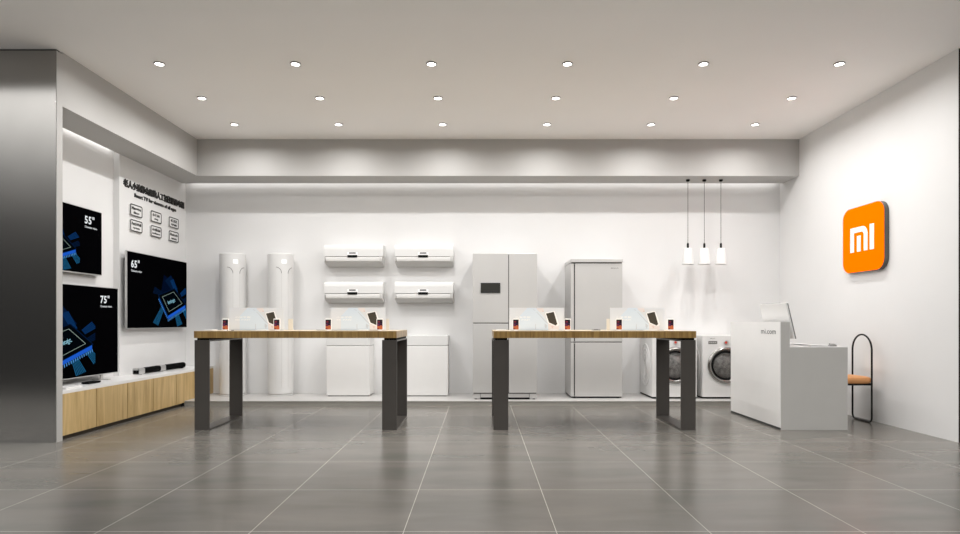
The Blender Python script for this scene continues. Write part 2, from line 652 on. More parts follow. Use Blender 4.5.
# small beige cards
bc = None
for i, (x, w, where) in enumerate(((290.6, .052, 'right of the leftmost poster stand'),
                                (387.6, .035, 'at the right end of the left table'),
                                (608.2, .036, 'at the left edge of the rightmost poster stand'))):
    m_ = MB().box(-w / 2, w / 2, 0, .006, 0, .126).prism([(.006, 0), (.05, 0), (.006, .05)], 'x', -.012, .012)
    o = m_.build('price_card', M['beige'], None, (px(x, 6.76), 6.76, TZ))
    tag(o, 'small upright beige card, ' + where, 'card', 'beige cards on the display tables')
# flat white pads lying on the tables
pads = [(210.5, 6.66, .130, 'white_matte', 'flat white pad at the left end of the left table'),
        (262.5, 6.40, .120, 'white_matte', 'flat white pad in front of the leftmost poster stand'),
        (322.0, 6.66, .105, 'light_grey', 'flat pale grey pad in the middle of the left table'),
        (363.5, 6.40, .110, 'white_matte', 'flat white pad in front of the second poster on the left table'),
        (501.2, 6.66, .110, 'white_matte', 'flat white pad at the left end of the right table'),
        (553.5, 6.40, .100, 'white_matte', 'flat white pad in front of the poster before the double door fridge'),
        (596.0, 6.66, .085, 'display_grey', 'flat dark grey pad in the middle of the right table'),
        (651.0, 6.40, .120, 'white_matte', 'flat white pad in front of the rightmost poster stand')]
for x, Y, w, mm, lab in pads:
    pr = thing('charging_pad', lab, 'pad', (px(x, Y), Y, TZ), group='flat pads on the display tables')
    MB().prism(rrect(w, .09, .015, 5), 'z', 0, .010).build('pad_body', M[mm], pr, bevel=.002)
    MB().prism(rrect(w * .5, .05, .01, 4), 'z', .010, .0118).build('pad_top', M['white_gloss'] if mm != 'display_grey' else M['black'], pr)
# tiny dark clips by the first poster
for x, w, lab in ((227.6, .008, 'tiny dark stud on the left table beside the leftmost phone'),
                  (232.6, .028, 'tiny dark bar on the left table under the leftmost poster')):
    tag(MB().prism(rrect(w, .01, .0035, 4), 'z', 0, .008).build('cable_clip', M['grey_seam'], None, (px(x, 6.4), 6.4, TZ), bevel=.001), lab, 'clip')


# ------------------------------------------------------------------ tower air conditioners
def make_tower():
    R, H = .177, 2.0
    t = thing('tower_air_conditioner', '', 'air conditioner', group='tower air conditioners')
    n = 64
    MB().lathe([(R - .012, .028), (R, .032), (R, H - .01), (R - .01, H), (0, H)], n).build('casing', M['white_gloss'], t)
    MB().lathe([(R - .004, 0), (R - .004, .010), (R - .012, .012), (R - .012, .028)], n).build('base_ring', M['vane'], t)
    MB().lathe([(R + .004, .006), (R + .008, .009), (R + .004, .016), (R + .002, .012)], n, close=True).build('base_trim', M['white_gloss'], t)

    def on(a, z, d=.0012):   # angle from the front, height
        return ((R + d) * math.sin(a), -(R + d) * math.cos(a), z)
    for sg in (-1, 1):
        pts = []
        for k in range(13):
            q = PI / 2 * k / 12
            a = math.radians(15 + 24 * (1 - math.sin(q)))
            pts.append(on(sg * a, H - .20 + .0 - .085 * (1 - math.cos(q))))
        pts += [on(sg * math.radians(15), z) for z in (1.6, 1.2, .8, .4, .12)]
        MB().tube(pts[:13], .0035, 8).build('air_vent', M['grey_seam'], t)
        MB().tube(pts[12:], .0016, 8).build('groove', M['vane'], t)
        # raised flank panel edge
        MB().tube([on(sg * math.radians(40), z, .0) for z in (H - .2, 1.2, .12)], .0016, 8).build('flank_seam', M['vane'], t)
    m = MB()
    cols = 8
    for k in range(cols):
        a0, a1 = math.radians(-14 + 20 * k / cols), math.radians(-14 + 20 * (k + 1) / cols)
        m.poly([on(a0, H - .145, .001), on(a1, H - .145, .001), on(a1, H - .095, .001), on(a0, H - .095, .001)])
    m.build('logo_plate', mat('white badge with added glow', (.95, .95, .94), .3, emit=(1, 1, 1), estr=.45), t)  # no lamp here, brightness of the plate is added as emission
    m = MB()
    for k, (a, z0, z1) in enumerate(((-3, .112, .128), (0, .112, .12), (3, .112, .128), (5.5, .112, .128))):
        m.poly([on(math.radians(a - 4.7), H - z1, .002), on(math.radians(a - 3.7), H - z1, .002), on(math.radians(a - 3.7), H - z0, .002), on(math.radians(a - 4.7), H - z0, .002)])
    m.build('logo', M['vane'], t)
    return t


tw = make_tower()
tw.location = (-3.512, 8.735, .062)
tw.rotation_euler = (0, 0, math.radians(37))
tw['label'] = 'tall round white floor standing air conditioner, left one, nearer the television wall'
dup(tw, (-2.833, 8.735, .062), 'tall round white floor standing air conditioner, right one, nearer the wall air conditioners')


# ------------------------------------------------------------------ wall air conditioners
def make_split():
    W = .835
    t = thing('wall_air_conditioner', '', 'air conditioner', group='wall mounted air conditioners')
    body = [(0, .318), (-.15, .318), (-.195, .308), (-.222, .285), (-.230, .25), (-.232, .146), (0, .146)]
    MB().prism(body, 'x', 0, W).build('casing', M['white_gloss'], t, bevel=.004)
    low = [(0, .146), (-.226, .146), (-.230, .120), (-.228, .080), (-.220, .068), (-.10, .034), (-.03, .020), (0, .020)]
    MB().prism(low, 'x', .006, W - .006).build('lower_shell', M['vane'], t, bevel=.003)
    MB().prism([(-.231, .137), (-.239, .137), (-.241, .120), (-.236, .088), (-.229, .077)], 'x', .03, W - .045).build('air_vane', M['white_matte'], t, bevel=.002)
    MB().box(.022, W - .05, -.2335, -.225, .1375, .1445).build('air_slot', M['grey_seam'], t)
    MB().box(.024, .031, -.236, -.225, .075, .118).build('vane_pivot', M['grey_seam'], t)
    MB().box(.338, .474, -.2475, -.230, .130, .165).build('display_window', M['black'], t)
    MB().prism(rrect(.15, .05, .008, 4, .407, .182), 'y', -.2345, -.2325).build('sticker', M['poster_white'], t)
    MB().box(.36, .452, -.2365, -.2345, .186, .202).build('sticker_text', M['black'], t)
    return t


ac = make_split()
ACX = {0: px(323.8, 8.70), 1: px(394.4, 8.70)}
ACZ = {0: pz(268.0, 8.90), 1: pz(304.2, 8.90)}
k = 0
for r, rn in enumerate(('upper', 'lower')):
    for c, cn in enumerate(('left, nearer the tower air conditioners', 'right, nearer the double door fridge')):
        lab = 'white wall mounted air conditioner, %s %s' % (rn, cn)
        loc = (ACX[c], YB, ACZ[r])
        if k == 0:
            ac.location = loc
            ac['label'] = lab
        else:
            dup(ac, loc, lab)
        k += 1


# ------------------------------------------------------------------ white floor appliances
def make_whitebox():
    W, D, H = .600, .368, .845
    t = thing('chest_freezer', '', 'appliance', group='white box appliances on the plinth')
    MB().box(0, W, 0, D, .010, .700).build('front_body', M['white_matte'], t, bevel=.006)
    MB().box(.004, W - .004, .008, D, .700, .706).build('lid_seam', M['grey_seam'], t)
    MB().box(0, W, 0, D, .706, H).build('lid', M['white_gloss'], t, bevel=.006)
    MB().box(.02, W - .02, .02, D - .02, 0, .010).build('foot', M['dark_gap'], t)
    return t


wb = make_whitebox()
wb.location = (px(326.3, 8.56), 8.56, .062)
wb['label'] = 'low white boxy appliance on the plinth, below the left pair of wall air conditioners'
dup(wb, (px(404.9, 8.56), 8.56, .062), 'low white boxy appliance on the plinth, beside the double door fridge')


# ------------------------------------------------------------------ fridge with dispenser
def double_fridge():
    Y = 8.20
    x0, x1 = px(472.8, Y), px(537.2, Y)
    W = x1 - x0
    H = 1.95
    t = thing('double_door_fridge', 'wide silver grey fridge with a dark dispenser in its left door', 'fridge', (x0, Y, .062))
    MB().box(.004, W - .004, .055, YB - Y - .002, .075, H - .01).build('cabinet_body', M['fridge_side'], t, bevel=.006)
    xs = px(508.6, Y) - x0
    zs = pz(323.2, Y) - .062
    MB().box(0, xs - .004, 0, .05, .078 + .012, zs - .006).build('lower_door', M['fridge'], t, bevel=.004)
    MB().box(xs + .004, W, 0, .05, .078 + .012, H).build('tall_door', M['fridge'], t, bevel=.004)
    d = MB().box(0, xs - .004, 0, .05, zs + .006, H).build('upper_door', M['fridge'], t, bevel=.004)
    a, b, c, e = px(480.8, Y) - x0, px(500.2, Y) - x0, pz(293, Y) - .062, pz(283, Y) - .062
    MB().box(a - .006, b + .006, -.004, .0, c - .006, e + .006).build('dispenser_frame', M['silver'], d)
    MB().box(a, b, -.006, -.004, c, e).build('dispenser_panel', M['panel_dark'], d)
    MB().prism([(a + .035, c + .004), (b - .035, c + .004), (b - .035, c + .032), (b - .06, c + .040), (a + .06, c + .040), (a + .035, c + .032)], 'y', -.0075, -.006).build('dispenser_recess', M['panel_darker'], d)
    MB().box(.002, W - .002, .02, .045, .09, zs + .02).box(xs - .012, xs + .012, .02, .045, .1, H - .01).build('door_seal', M['dark_gap'], t)
    # plinth grille and feet
    MB().box(.012, W - .012, .012, .06, .078, .088).build('bottom_seam', M['dark_gap'], t)
    MB().box(.0, W, .014, .06, .012, .078).build('kick_panel', M['fridge_side'], t)
    MB().box(.10, W - .10, .004, .014, .004, .026).build('grille_slot', M['black'], t)
    for q in (.10, W - .105):
        MB().box(q - .002, q + .003, .009, .014, .03, .078).build('grille_end', M['dark_gap'], t)
    for q in (.04, W - .04):
        MB().lathe([(.018, 0), (.018, .013), (.012, .014)], 14, mtx=Matrix.Translation((q, .05, 0))).build('foot', M['black'], t)
    for q in (.012, W - .025):
        MB().box(q, q + .013, .005, .03, .078, .086).build('hinge', M['dark_gap'], t)
    return t


double_fridge()


def tall_fridge():
    Y = 8.34
    x0, x1 = px(571.0, Y), px(622.4, Y)
    W = x1 - x0
    H = pz(259.0, Y) - .062
    t = thing('two_door_fridge', 'silver grey fridge with upper and lower door, beside the washing machines', 'fridge', (x0, Y, .062))
    MB().box(0, W, .06, YB - Y - .002, .022, H - .05).build('cabinet_body', M['fridge_side'], t, bevel=.004)
    MB().box(-.004, W + .006, -.016, YB - Y - .002, H - .046, H).build('top_cap', M['fridge'], t, bevel=.004)
    MB().box(.006, W - .006, .004, .3, H - .060, H - .046).build('cap_gap', M['dark_gap'], t)
    zs = pz(342.2, Y) - .062
    h = px(574.6, Y) - x0
    for nm, z0, z1 in (('lower_door', .022, zs - .007), ('upper_door', zs + .007, H - .060)):
        d = MB().box(.0, h - .008, .004, .055, z0, z1).box(h + .006, W, 0, .055, z0, z1).box(0, W, .03, .055, z0, z1).build(nm, M['fridge'], t, bevel=.003)
        MB().box(h - .008, h + .006, .012, .03, z0 + .01, z1 - .012).build('handle_recess', M['dark_gap'], d)
    MB().box(.004, W - .004, .01, .06, zs - .007, zs + .007).build('door_seal', M['grey_seam'], t)
    vs, fs = fit_text('MIJIA', .105, .018, bold=.01)
    MB().add(vs, fs, 0, False, frame((W - .155, -.0015, H - .135), (1, 0, 0), (0, 0, 1))).build('badge', M['grey_seam'], t, fix=False)
    MB().box(.01, W - .01, .01, YB - Y - .02, .008, .022).build('bottom_gap', M['black'], t)
    for q in (.05, W - .05):
        MB().lathe([(.02, 0), (.02, .008)], 14, mtx=Matrix.Translation((q, .06, 0))).build('foot', M['black'], t)


tall_fridge()


# ------------------------------------------------------------------ washing machines
def make_washer():
    W, D, H = .60, .64, .85
    t = thing('washing_machine', '', 'washing machine', group='white front loading washing machines')
    body = MB()
    cx, cz, r0 = .31, .452, .205
    n = 48
    # front plate with a round opening
    ring = [(cx + r0 * math.cos(2 * PI * k / n), cz + r0 * math.sin(2 * PI * k / n)) for k in range(n)]

    def outer(p):
        dx, dz = p[0] - cx, p[1] - cz
        s = min((W - cx if dx > 0 else cx) / max(abs(dx), 1e-6), (H - cz if dz > 0 else cz - .025) / max(abs(dz), 1e-6))
        return (cx + dx * s, cz + dz * s)
    ocorn = [(W, H), (0, H), (0, .025), (W, .025)]
    for k in range(n):
        a, b = ring[k], ring[(k + 1) % n]
        oa, ob = outer(a), outer(b)
        pts = [a, b, ob]
        if abs(oa[0] - ob[0]) > 1e-6 and abs(oa[1] - ob[1]) > 1e-6:
            c = min(ocorn, key=lambda c: (c[0] - ob[0]) ** 2 + (c[1] - ob[1]) ** 2)
            pts.append(c)
        pts.append(oa)
        body.poly([(p[0], 0, p[1]) for p in pts])
        body.poly([(a[0], 0, a[1]), (b[0], 0, b[1]), (b[0], .05, b[1]), (a[0], .05, a[1])])
    body.poly([(0, 0, .025), (0, D, .025), (0, D, H), (0, 0, H)])
    body.poly([(W, 0, .025), (W, D, .025), (W, D, H), (W, 0, H)])
    body.poly([(0, 0, H), (W, 0, H), (W, D, H), (0, D, H)])
    body.poly([(0, D, .025), (W, D, .025), (W, D, H), (0, D, H)])
    body.poly([(0, 0, .025), (W, 0, .025), (W, D, .025), (0, D, .025)])
    body.build('casing', M['white_gloss'], t)
    rot = Matrix.Translation((cx, 0, cz)) @ Matrix.Rotation(PI / 2, 4, 'X')   # local z -> -y
    ringp = [(.205, -.002), (.242, .0), (.246, .010), (.236, .024), (.220, .030), (.205, .026), (.192, .012), (.190, .0)]
    MB().lathe(ringp, 56, mtx=rot, close=True).build('door_ring', M['chrome'], t)
    MB().lathe([(.188, .0), (.196, .018), (.186, .024), (.172, .014), (.172, .002)], 56, mtx=rot, close=True).build('door_gasket', M['black'], t)
    g = [(.175 * math.cos(q), .012 + .016 * math.sin(q)) for q in [PI / 2 * k / 8 for k in range(9)]]
    MB().lathe(g[::-1] if False else [(max(r, 0), z) for r, z in g], 48, mtx=rot).build('door_glass', M['door_glass'], t, fix=False)
    dr = MB().lathe([(.190, -.005), (.195, -.05), (.195, -.30), (.0, -.33)], 48, mtx=rot)
    dr.build('drum', M['drum'], t, fix=False)
    m = MB()
    for a in range(6):
        q = a * PI / 3 + .3
        m.box(-.012, .012, -.012, .012, -.30, -.05, mtx=rot @ Matrix.Rotation(q, 4, 'Z') @ Matrix.Translation((.182, 0, 0)))
    for a in range(10):
        q = a * PI / 5
        m.box(.03, .17, -.004, .004, -.318, -.312, mtx=rot @ Matrix.Rotation(q, 4, 'Z'))
    m.build('drum_paddle', M['silver'], t)
    # rings pressed in the glass bowl
    m = MB()
    for r in (.06, .095, .13):
        m.lathe([(r - .003, -.06 + r * .3), (r + .003, -.06 + r * .3), (r + .003, -.055 + r * .3), (r - .003, -.055 + r * .3)], 40, mtx=rot, close=True)
    m.build('bowl_ring', M['silver'], t)
    MB().prism(rrect(.118, .040, .004, 3, .137, .758), 'y', -.003, 0).build('display', M['display_grey'], t)
    m = MB()
    for q in range(4):
        m.box(.088 + q * .026, .106 + q * .026, -.0036, -.003, .752, .764)
    m.build('display_digits', M['light_grey'], t)
    kn = MB().lathe([(.030, 0), (.030, .012), (.026, .018), (.0, .018)], 28, mtx=Matrix.Translation((.315, 0, .760)) @ Matrix.Rotation(PI / 2, 4, 'X')).build('dial', M['silver'], t)
    MB().lathe([(.017, .018), (.017, .022), (0, .022)], 24, mtx=Matrix.Translation((.308, 0, .760)) @ Matrix.Rotation(PI / 2, 4, 'X')).build('dial_cap', M['red'], kn)
    for q in range(2):
        MB().prism(rrect(.05, .014, .004, 3, .42 + q * .07, .76), 'y', -.002, 0).build('button', M['light_grey'], t)
    vs, fs = fit_text('MIJIA', .07, .011, bold=.01)
    MB().add(vs, fs, 0, False, frame((.10, -.0012, .806), (1, 0, 0), (0, 0, 1))).build('badge', M['grey_seam'], t, fix=False)
    # pressed ripples on both sides
    for sx, xx in ((-1, 0), (1, W)):
        m = MB()
        for k, r in enumerate((.07, .13, .19, .25)):
            pts = []
            for a in range(40):
                q = 2 * PI * a / 40
                pts.append((xx + sx * .0005, .33 + r * .92 * math.cos(q), .44 + r * 1.15 * math.sin(q)))
            m.tube(pts, .0075, 8, closed=True)
        m.build('side_ripple', M['white_gloss'], t)
    MB().box(.004, W - .004, .004, D - .01, .004, .025).build('base_gap', M['black'], t)
    for q in (.06, W - .06):
        MB().lathe([(.022, 0), (.022, .012)], 14, mtx=Matrix.Translation((q, .07, 0))).build('foot', M['black'], t)
    return t


wm = make_washer()
wm.location = (px(652.2, 8.28), 8.28, .062)
wm['label'] = 'white front loading washing machine partly hidden behind the right table leg'
dup(wm, (px(702.6, 8.28), 8.28, .062), 'white front loading washing machine next to the reception counter')

# ------------------------------------------------------------------ television wall: low cabinets
CX = -3.87
seams = [5.685, 6.207, 6.749, 7.283, 7.837, 8.385, 8.925]
for i in range(6):
    y0, y1 = seams[i], seams[i + 1]
    back = XLR if i < 3 else XL
    lab = ['low oak cabinet unit, nearest the steel pillar', 'low oak cabinet unit, second from the steel pillar',
           'low oak cabinet unit, third from the steel pillar', 'low oak cabinet unit below the silver end of the soundbar',
           'low oak cabinet unit below the right half of the soundbar', 'low oak cabinet unit against the back wall on the plinth'][i]
    zb = .040
    t = thing('low_cabinet', lab, 'cabinet', (0, 0, 0), group='low oak cabinets under the televisions')
    t.location = (CX, y0, 0)
    bz = zb if i < 4 else .064
    # body carcass
    b = MB()
    ya = 0
    w = y1 - y0
    if i == 4:
        b.box(back - CX + .004, -.02, 0, 8.05 - y0, .043, .426)
        b.box(back - CX + .004, -.02, 8.05 - y0, w, .064, .426)
    elif i == 3:
        b.box(back - CX + .004, -.02, 0, w, .043, .426)
    else:
        b.box(back - CX + .004, -.02, 0, w, bz + .003, .426)
    b.build('cabinet_body', M['toe'], t)
    d = MB()
    g = .0055
    if i == 4:
        pts = [(g, zb), (8.05 - y0, zb), (8.05 - y0, .064), (w - g, .064), (w - g, .427), (g, .427)]
        d.prism(pts, 'x', -.019, 0)
    else:
        d.box(-.019, 0, g, w - g, bz if i == 5 else zb, .427)
    d.build('door', M['wood'], t, bevel=.001)
    if i < 5:
        e = w if i < 4 else 8.03 - y0
        MB().box(-.30, -.022, 0.0, e, 0, .043).build('toe_kick', M['toe'], t)
    if i == 4:
        MB().lathe([(.022, 0), (.022, .012), (.016, .014), (.016, .043)], 14, mtx=Matrix.Translation((.0, 8.0 - y0, 0))).build('foot', M['black'], t)
wt = MB().prism([(CX - .002, 5.682), (CX - .002, YB - .003), (XL + .001, YB - .003), (XL + .001, YSTEP + .001), (XL + .001, YSTEP - .001),
                 (XLR + .002, YSTEP - .001), (XLR + .002, 5.682)], 'z', .4275, .460).build('worktop', M['counter_top'], None, bevel=.002)
tag(wt, 'long white worktop running over the low oak cabinets', 'worktop')


# ------------------------------------------------------------------ televisions
def screen_art(u_off, W, H, Wtrue, y_off, clip):
    """chip picture in the plane of a screen; local y is reading direction, x=0 is the face"""
    m = MB()
    mats = [M['e_blue0'], M['e_blue1'], M['e_blue2'], M['e_blue3'], M['e_pin'], M['e_chip'], M['e_line'], M['e_cyan'], M['e_teal']]
    A, B, C, D = (.539, .444), (.745, .529), (.905, .364), (.659, .2355)
    c = (.712, .393)

    def ex(p, k, dv=0):
        return (c[0] + (p[0] - c[0]) * k, c[1] + (p[1] - c[1]) * k + dv)

    def P(p, d):
        u = p[0] + u_off
        return (d, y_off + u * Wtrue, p[1] * H)

    def clipr(pts):
        out = []
        for i in range(len(pts)):
            a, b = pts[i], pts[(i + 1) % len(pts)]
            ia, ib = a[0] + u_off <= clip, b[0] + u_off <= clip
            if ia:
                out.append(a)
            if ia != ib:
                k = (clip - u_off - a[0]) / (b[0] - a[0])
                out.append((clip - u_off, a[1] + k * (b[1] - a[1])))
        return out

    def pl(pts, mi, d):
        pts = clipr(pts)
        if len(pts) >= 3:
            m.poly([P(p, d) for p in pts], mi)
    # broad beams going away from the chip
    def ray(p, q, w0, w1, mi, d, n=1, gap=0):
        dx, dy = q[0] - p[0], q[1] - p[1]
        L = math.hypot(dx, dy)
        nx, ny = -dy / L, dx / L
        for k in range(n):
            a0, a1 = -1 + 2 * (k + gap / 2) / n, -1 + 2 * (k + 1 - gap / 2) / n
            pl([(p[0] + nx * w0 * a0, p[1] + ny * w0 * a0), (q[0] + nx * w1 * a0, q[1] + ny * w1 * a0),
                (q[0] + nx * w1 * a1, q[1] + ny * w1 * a1), (p[0] + nx * w0 * a1, p[1] + ny * w0 * a1)], mi, d)
    ray((.74, .56), (.54, .60), .10, .16, 0, .0004)
    ray((.78, .55), (.64, .72), .05, .07, 1, .0006)
    ray((.80, .52), (.71, .70), .028, .035, 2, .0008, 6, .35)
    ray((.88, .49), (.99, .57), .03, .045, 2, .0008, 5, .35)
    ray((.93, .40), (1.02, .45), .03, .04, 1, .0008, 4, .3)
    ray((.56, .31), (.43, .06), .028, .05, 8, .0006, 7, .55)
    ray((.80, .20), (.86, .04), .035, .055, 8, .0006, 7, .55)
    ray((.93, .28), (1.02, .16), .03, .05, 8, .0006, 6, .55)
    ray((.53, .49), (.40, .53), .03, .05, 1, .0006, 5, .4)
    # chip thickness, lit lower edges
    o = [ex(p, 1.32) for p in (A, B, C, D)]
    lo = [(p[0], p[1] - .055) for p in o]
    pl([o[0], o[3], lo[3], lo[0]], 2, .0012)
    pl([o[3], o[2], lo[2], lo[3]], 3, .0012)
    pl([(lo[0][0], lo[0][1] + .012), (lo[3][0], lo[3][1] + .012), lo[3], lo[0]], 3, .0014)
    o2 = [ex(p, 1.40) for p in (A, B, C, D)]
    pl(o2, 1, .0014)
    pl(o, 5, .0016)
    # pins
    for k in range(17):
        s = k / 16
        q = (lo[3][0] + (lo[2][0] - lo[3][0]) * s, lo[3][1] + (lo[2][1] - lo[3][1]) * s)
        pl([(q[0] - .004, q[1] - .004), (q[0] + .004, q[1] - .001), (q[0] + .007, q[1] - .032), (q[0] + .0, q[1] - .035)], 4, .0014)
    for k in range(12):
        s = k / 12
        q = (lo[0][0] + (lo[3][0] - lo[0][0]) * s, lo[0][1] + (lo[3][1] - lo[0][1]) * s)
        pl([(q[0] - .012, q[1] - .012), (q[0], q[1] - .006), (q[0] + .003, q[1] + .006), (q[0] - .006, q[1] + .004)], 4, .0014)
    # thin frame line
    f0 = [A, B, C, D]
    f1 = [ex(p, .965) for p in f0]
    for k in range(4):
        j = (k + 1) % 4
        pl([f0[k], f0[j], f1[j], f1[k]], 6, .0018)
    # chip lettering
    vs, fs = fit_text('Amlogic', 1, 1, bold=.012)
    e0 = Vector((B[0] - A[0], B[1] - A[1]))
    e1 = Vector((A[0] - D[0], A[1] - D[1]))
    org = Vector(D) + e1 * .36 + e0 * .19
    out = []
    for x, y, z in vs:
        q = org + e0 * (x * .62) + e1 * (y * .28)
        out.append(P((q.x, q.y), .0020))
    m.add(out, fs, 7)
    return m, mats


def make_tv(name, label, xface, y0, y1, z0, z1, wall_x, inch, tu, tv, tsz, sub, u_off, clip, wtrue):
    W, H = y1 - y0, z1 - z0
    t = thing(name, label, 'television', (xface, y0, z0))
    th = .028
    MB().box(-th, -.0015, 0, W, 0, H).build('bezel', M['silver'], t, bevel=.002)
    MB().box(-.0015, 0, .007, W - .007, .010, H - .007).build('screen', M['screen'], t)
    MB().box(-.05, -th, .12, W - .12, .08, H - .12).build('back_housing', M['tv_back'], t)
    if wall_x is not None:
        MB().box(wall_x - xface + .001, -.05, W / 2 - .2, W / 2 + .2, H * .35, H * .7).build('wall_bracket', M['tv_back'], t)
    yo = W - wtrue
    art, mats = screen_art(u_off, W, H, wtrue, yo, clip)
    # drop anything that would fall outside of the panel
    for i, v in enumerate(art.v):
        art.v[i] = (v[0], min(max(v[1], .008), W - .008), min(max(v[2], .011), H - .008))
    art.build('screen_picture', mats, t, fix=False)
    q = MB()
    vs, fs = fit_text(inch, tsz * 1.35, tsz, bold=.026, spacing=1.12)
    q.add(vs, fs, 0, False, frame((.001, yo + tu * wtrue, tv * H), (0, 1, 0), (0, 0, 1)))
    for k in range(2):
        q.poly([(.001, yo + tu * wtrue + tsz * (1.55 + .24 * k), tv * H + tsz * .72), (.001, yo + tu * wtrue + tsz * (1.70 + .24 * k), tv * H + tsz * .72),
                (.001, yo + tu * wtrue + tsz * (1.72 + .24 * k), tv * H + tsz * 1.06), (.001, yo + tu * wtrue + tsz * (1.56 + .24 * k), tv * H + tsz * 1.06)], 0)
    vs, fs = fit_text(sub, tsz * 2.5, tsz * .26, bold=.016)
    q.add(vs, fs, 0, False, frame((.001, yo + tu * wtrue, tv * H - tsz * .52), (0, 1, 0), (0, 0, 1)))
    q.build('screen_lettering', M['e_white'], t, fix=False)
    return t


make_tv('television', 'smallest wall television, upper left, showing 55 inch text', -4.28, 5.741, 6.959, 1.618, 2.335, XLR, '55', .75, .765, .085,
        'Cinematic vision', -.34, .683, 1.218)
make_tv('television', 'wall television below the black lettering, showing 65 inch text', -4.19, 7.297, 8.786, 1.014, 1.950, XL, '65', .055, .79, .094,
        'Cinematic vision', 0, .995, 1.489)
tv75 = make_tv('television', 'largest television standing on the white worktop, showing 75 inch text', -4.15, 5.72, 7.046, .519, 1.483, None, '75', .804, .813, .083,
               'Cinematic vision', -.25, .75, 1.67)
for yy in (.25, 1.05):
    m = MB()
    for sg in (-1, 1):
        m.prism([(yy - .022, -.058), (yy + .022, -.058), (yy + .012, .02), (yy - .012, .02)], 'x', -.012 + sg * .0, -.03) if sg > 0 else None
    m.box(-.11, .07, yy - .022, yy + .022, -.058, -.050)
    m.build('stand_foot', M['light_grey'], tv75, bevel=.002)

# lettering on the left wall
let = thing('wall_lettering', 'black raised lettering in two rows on the left wall above the 65 inch television', 'wall lettering', (XL, 7.36, 2.64))
vs, fs = fit_text('老人小孩都会用的人工智能语音电视', 1.505, .100, bold=.030, depth=.012)
MB().add(vs, fs, 0, False, frame((.0, .0, .083), (0, 1, 0), (0, 0, 1))).build('headline', M['text_black'], let, fix=False)
vs, fs = fit_text('Smart TV for viewers of all ages', 1.045, .064, bold=.03, depth=.008)
MB().add(vs, fs, 0, False, frame((.0, .232, -.012), (0, 1, 0), (0, 0, 1))).build('caption', M['text_black'], let, fix=False)
tags = [('Massive', 'films'), ('64 bit', 'chip'), ('4K HDR', 'screen'), ('PatchWall', 'system'), ('Artificial', 'intelligence'), ('Bluetooth', 'remote')]
names = ['upper left', 'upper middle', 'upper right', 'lower left', 'lower middle', 'lower right']
for i in range(6):
    c, r = i % 3, i // 3
    y0 = 7.478 + .466 * c
    z0 = 2.400 - .190 * r
    w, h = .272, .146
    t = thing('feature_badge', 'small outlined rounded badge with two words, %s of the six on the left wall' % names[i], 'wall badge', (XL, y0, z0), group='outlined badges on the left wall')
    a = rrect(w, h, .028, 6, w / 2, h / 2)
    b = rrect(w - .036, h - .028, .016, 6, w / 2, h / 2)
    n = len(a)
    m = MB()
    m.prism(a, 'x', 0, .018, 1)
    m.prism(b, 'x', .0182, .0185, 1)
    for k in range(n):
        j = (k + 1) % n
        m.poly([(.019, *a[k]), (.019, *a[j]), (.019, *b[j]), (.019, *b[k])], 0)
        m.poly([(.0175, *a[k]), (.0175, *a[j]), (.019, *a[j]), (.019, *a[k])], 0)
    m.build('outline', [M['text_black'], M['wall']], t, fix=False)
    q = MB()
    s1, s2 = tags[i]
    w1, w2 = min(.21, .030 * len(s1)), min(.20, .026 * len(s2))
    vs, fs = fit_text(s1, w1, .040, bold=.06)
    q.add(vs, fs, 0, False, frame((.0195, w / 2 - w1 / 2, h * .53), (0, 1, 0), (0, 0, 1)))
    vs, fs = fit_text(s2, w2, .030, bold=.06)
    q.add(vs, fs, 0, False, frame((.0195, w / 2 - w2 / 2, h * .20), (0, 1, 0), (0, 0, 1)))
    q.build('lettering', M['text_black'], t, fix=False)

# soundbar
sb = thing('soundbar', 'long black soundbar with silver ends on the white worktop', 'soundbar', (-4.13, 7.378, .460))
pr = rrect(.090, .080, .020, 6, 0, .042)
MB().prism(pr, 'y', 0, .12, 0).build('end_block', M['silver'], sb, bevel=.003)
MB().box(-.034, .034, -.0015, 0, .012, .056).box(-.02, .02, -.002, -.0015, .02, .045).build('socket_panel', M['black'], sb)
MB().box(.0425, .044, .03, .09, .018, .026).build('logo_bar', M['black'], sb)
MB().prism(rrect(.086, .074, .034, 6, 0, .042), 'y', .12, .50, 0, True).build('speaker_cloth', M['cloth_black'], sb)
MB().prism(pr, 'y', .50, .62, 0).build('middle_block', M['silver'], sb, bevel=.003)
MB().prism(rrect(.086, .074, .034, 6, 0, .042), 'y', .62, 1.16, 0, True).build('speaker_cloth', M['cloth_black'], sb)
for yy in (.06, .56, 1.1):
    MB().box(-.03, .03, yy - .02, yy + .02, 0, .008).build('foot', M['black'], sb)

# little boxes on the worktop below the 75 inch television
st = thing('set_top_box', 'flat black box on the white worktop under the largest television', 'media box', (-4.035, 6.38, .460))
MB().prism(rrect(.085, .20, .012, 5, 0, 0), 'z', .003, .022).build('box_body', M['black'], st, bevel=.002)
MB().prism(rrect(.07, .18, .01, 4, 0, 0), 'z', 0, .003).build('foot_pad', M['dark_gap'], st)
rc = thing('remote_control', 'slim dark remote lying on the worktop near the pillar', 'remote control', (-4.03, 6.08, .460))
MB().prism(rrect(.04, .15, .012, 5, 0, 0), 'z', 0, .010).build('remote_body', M['text_grey'], rc, bevel=.003)
MB().lathe([(.012, .010), (.012, .0115), (0, .0115)], 18, mtx=Matrix.Translation((0, .04, 0))).build('button_ring', M['black'], rc)
wb2 = thing('white_box', 'small flat white box on the worktop beside the pillar', 'box', (-3.955, 5.93, .460))
MB().prism(rrect(.09, .24, .012, 5, 0, 0), 'z', 0, .018).build('box_body', M['white_matte'], wb2, bevel=.002)

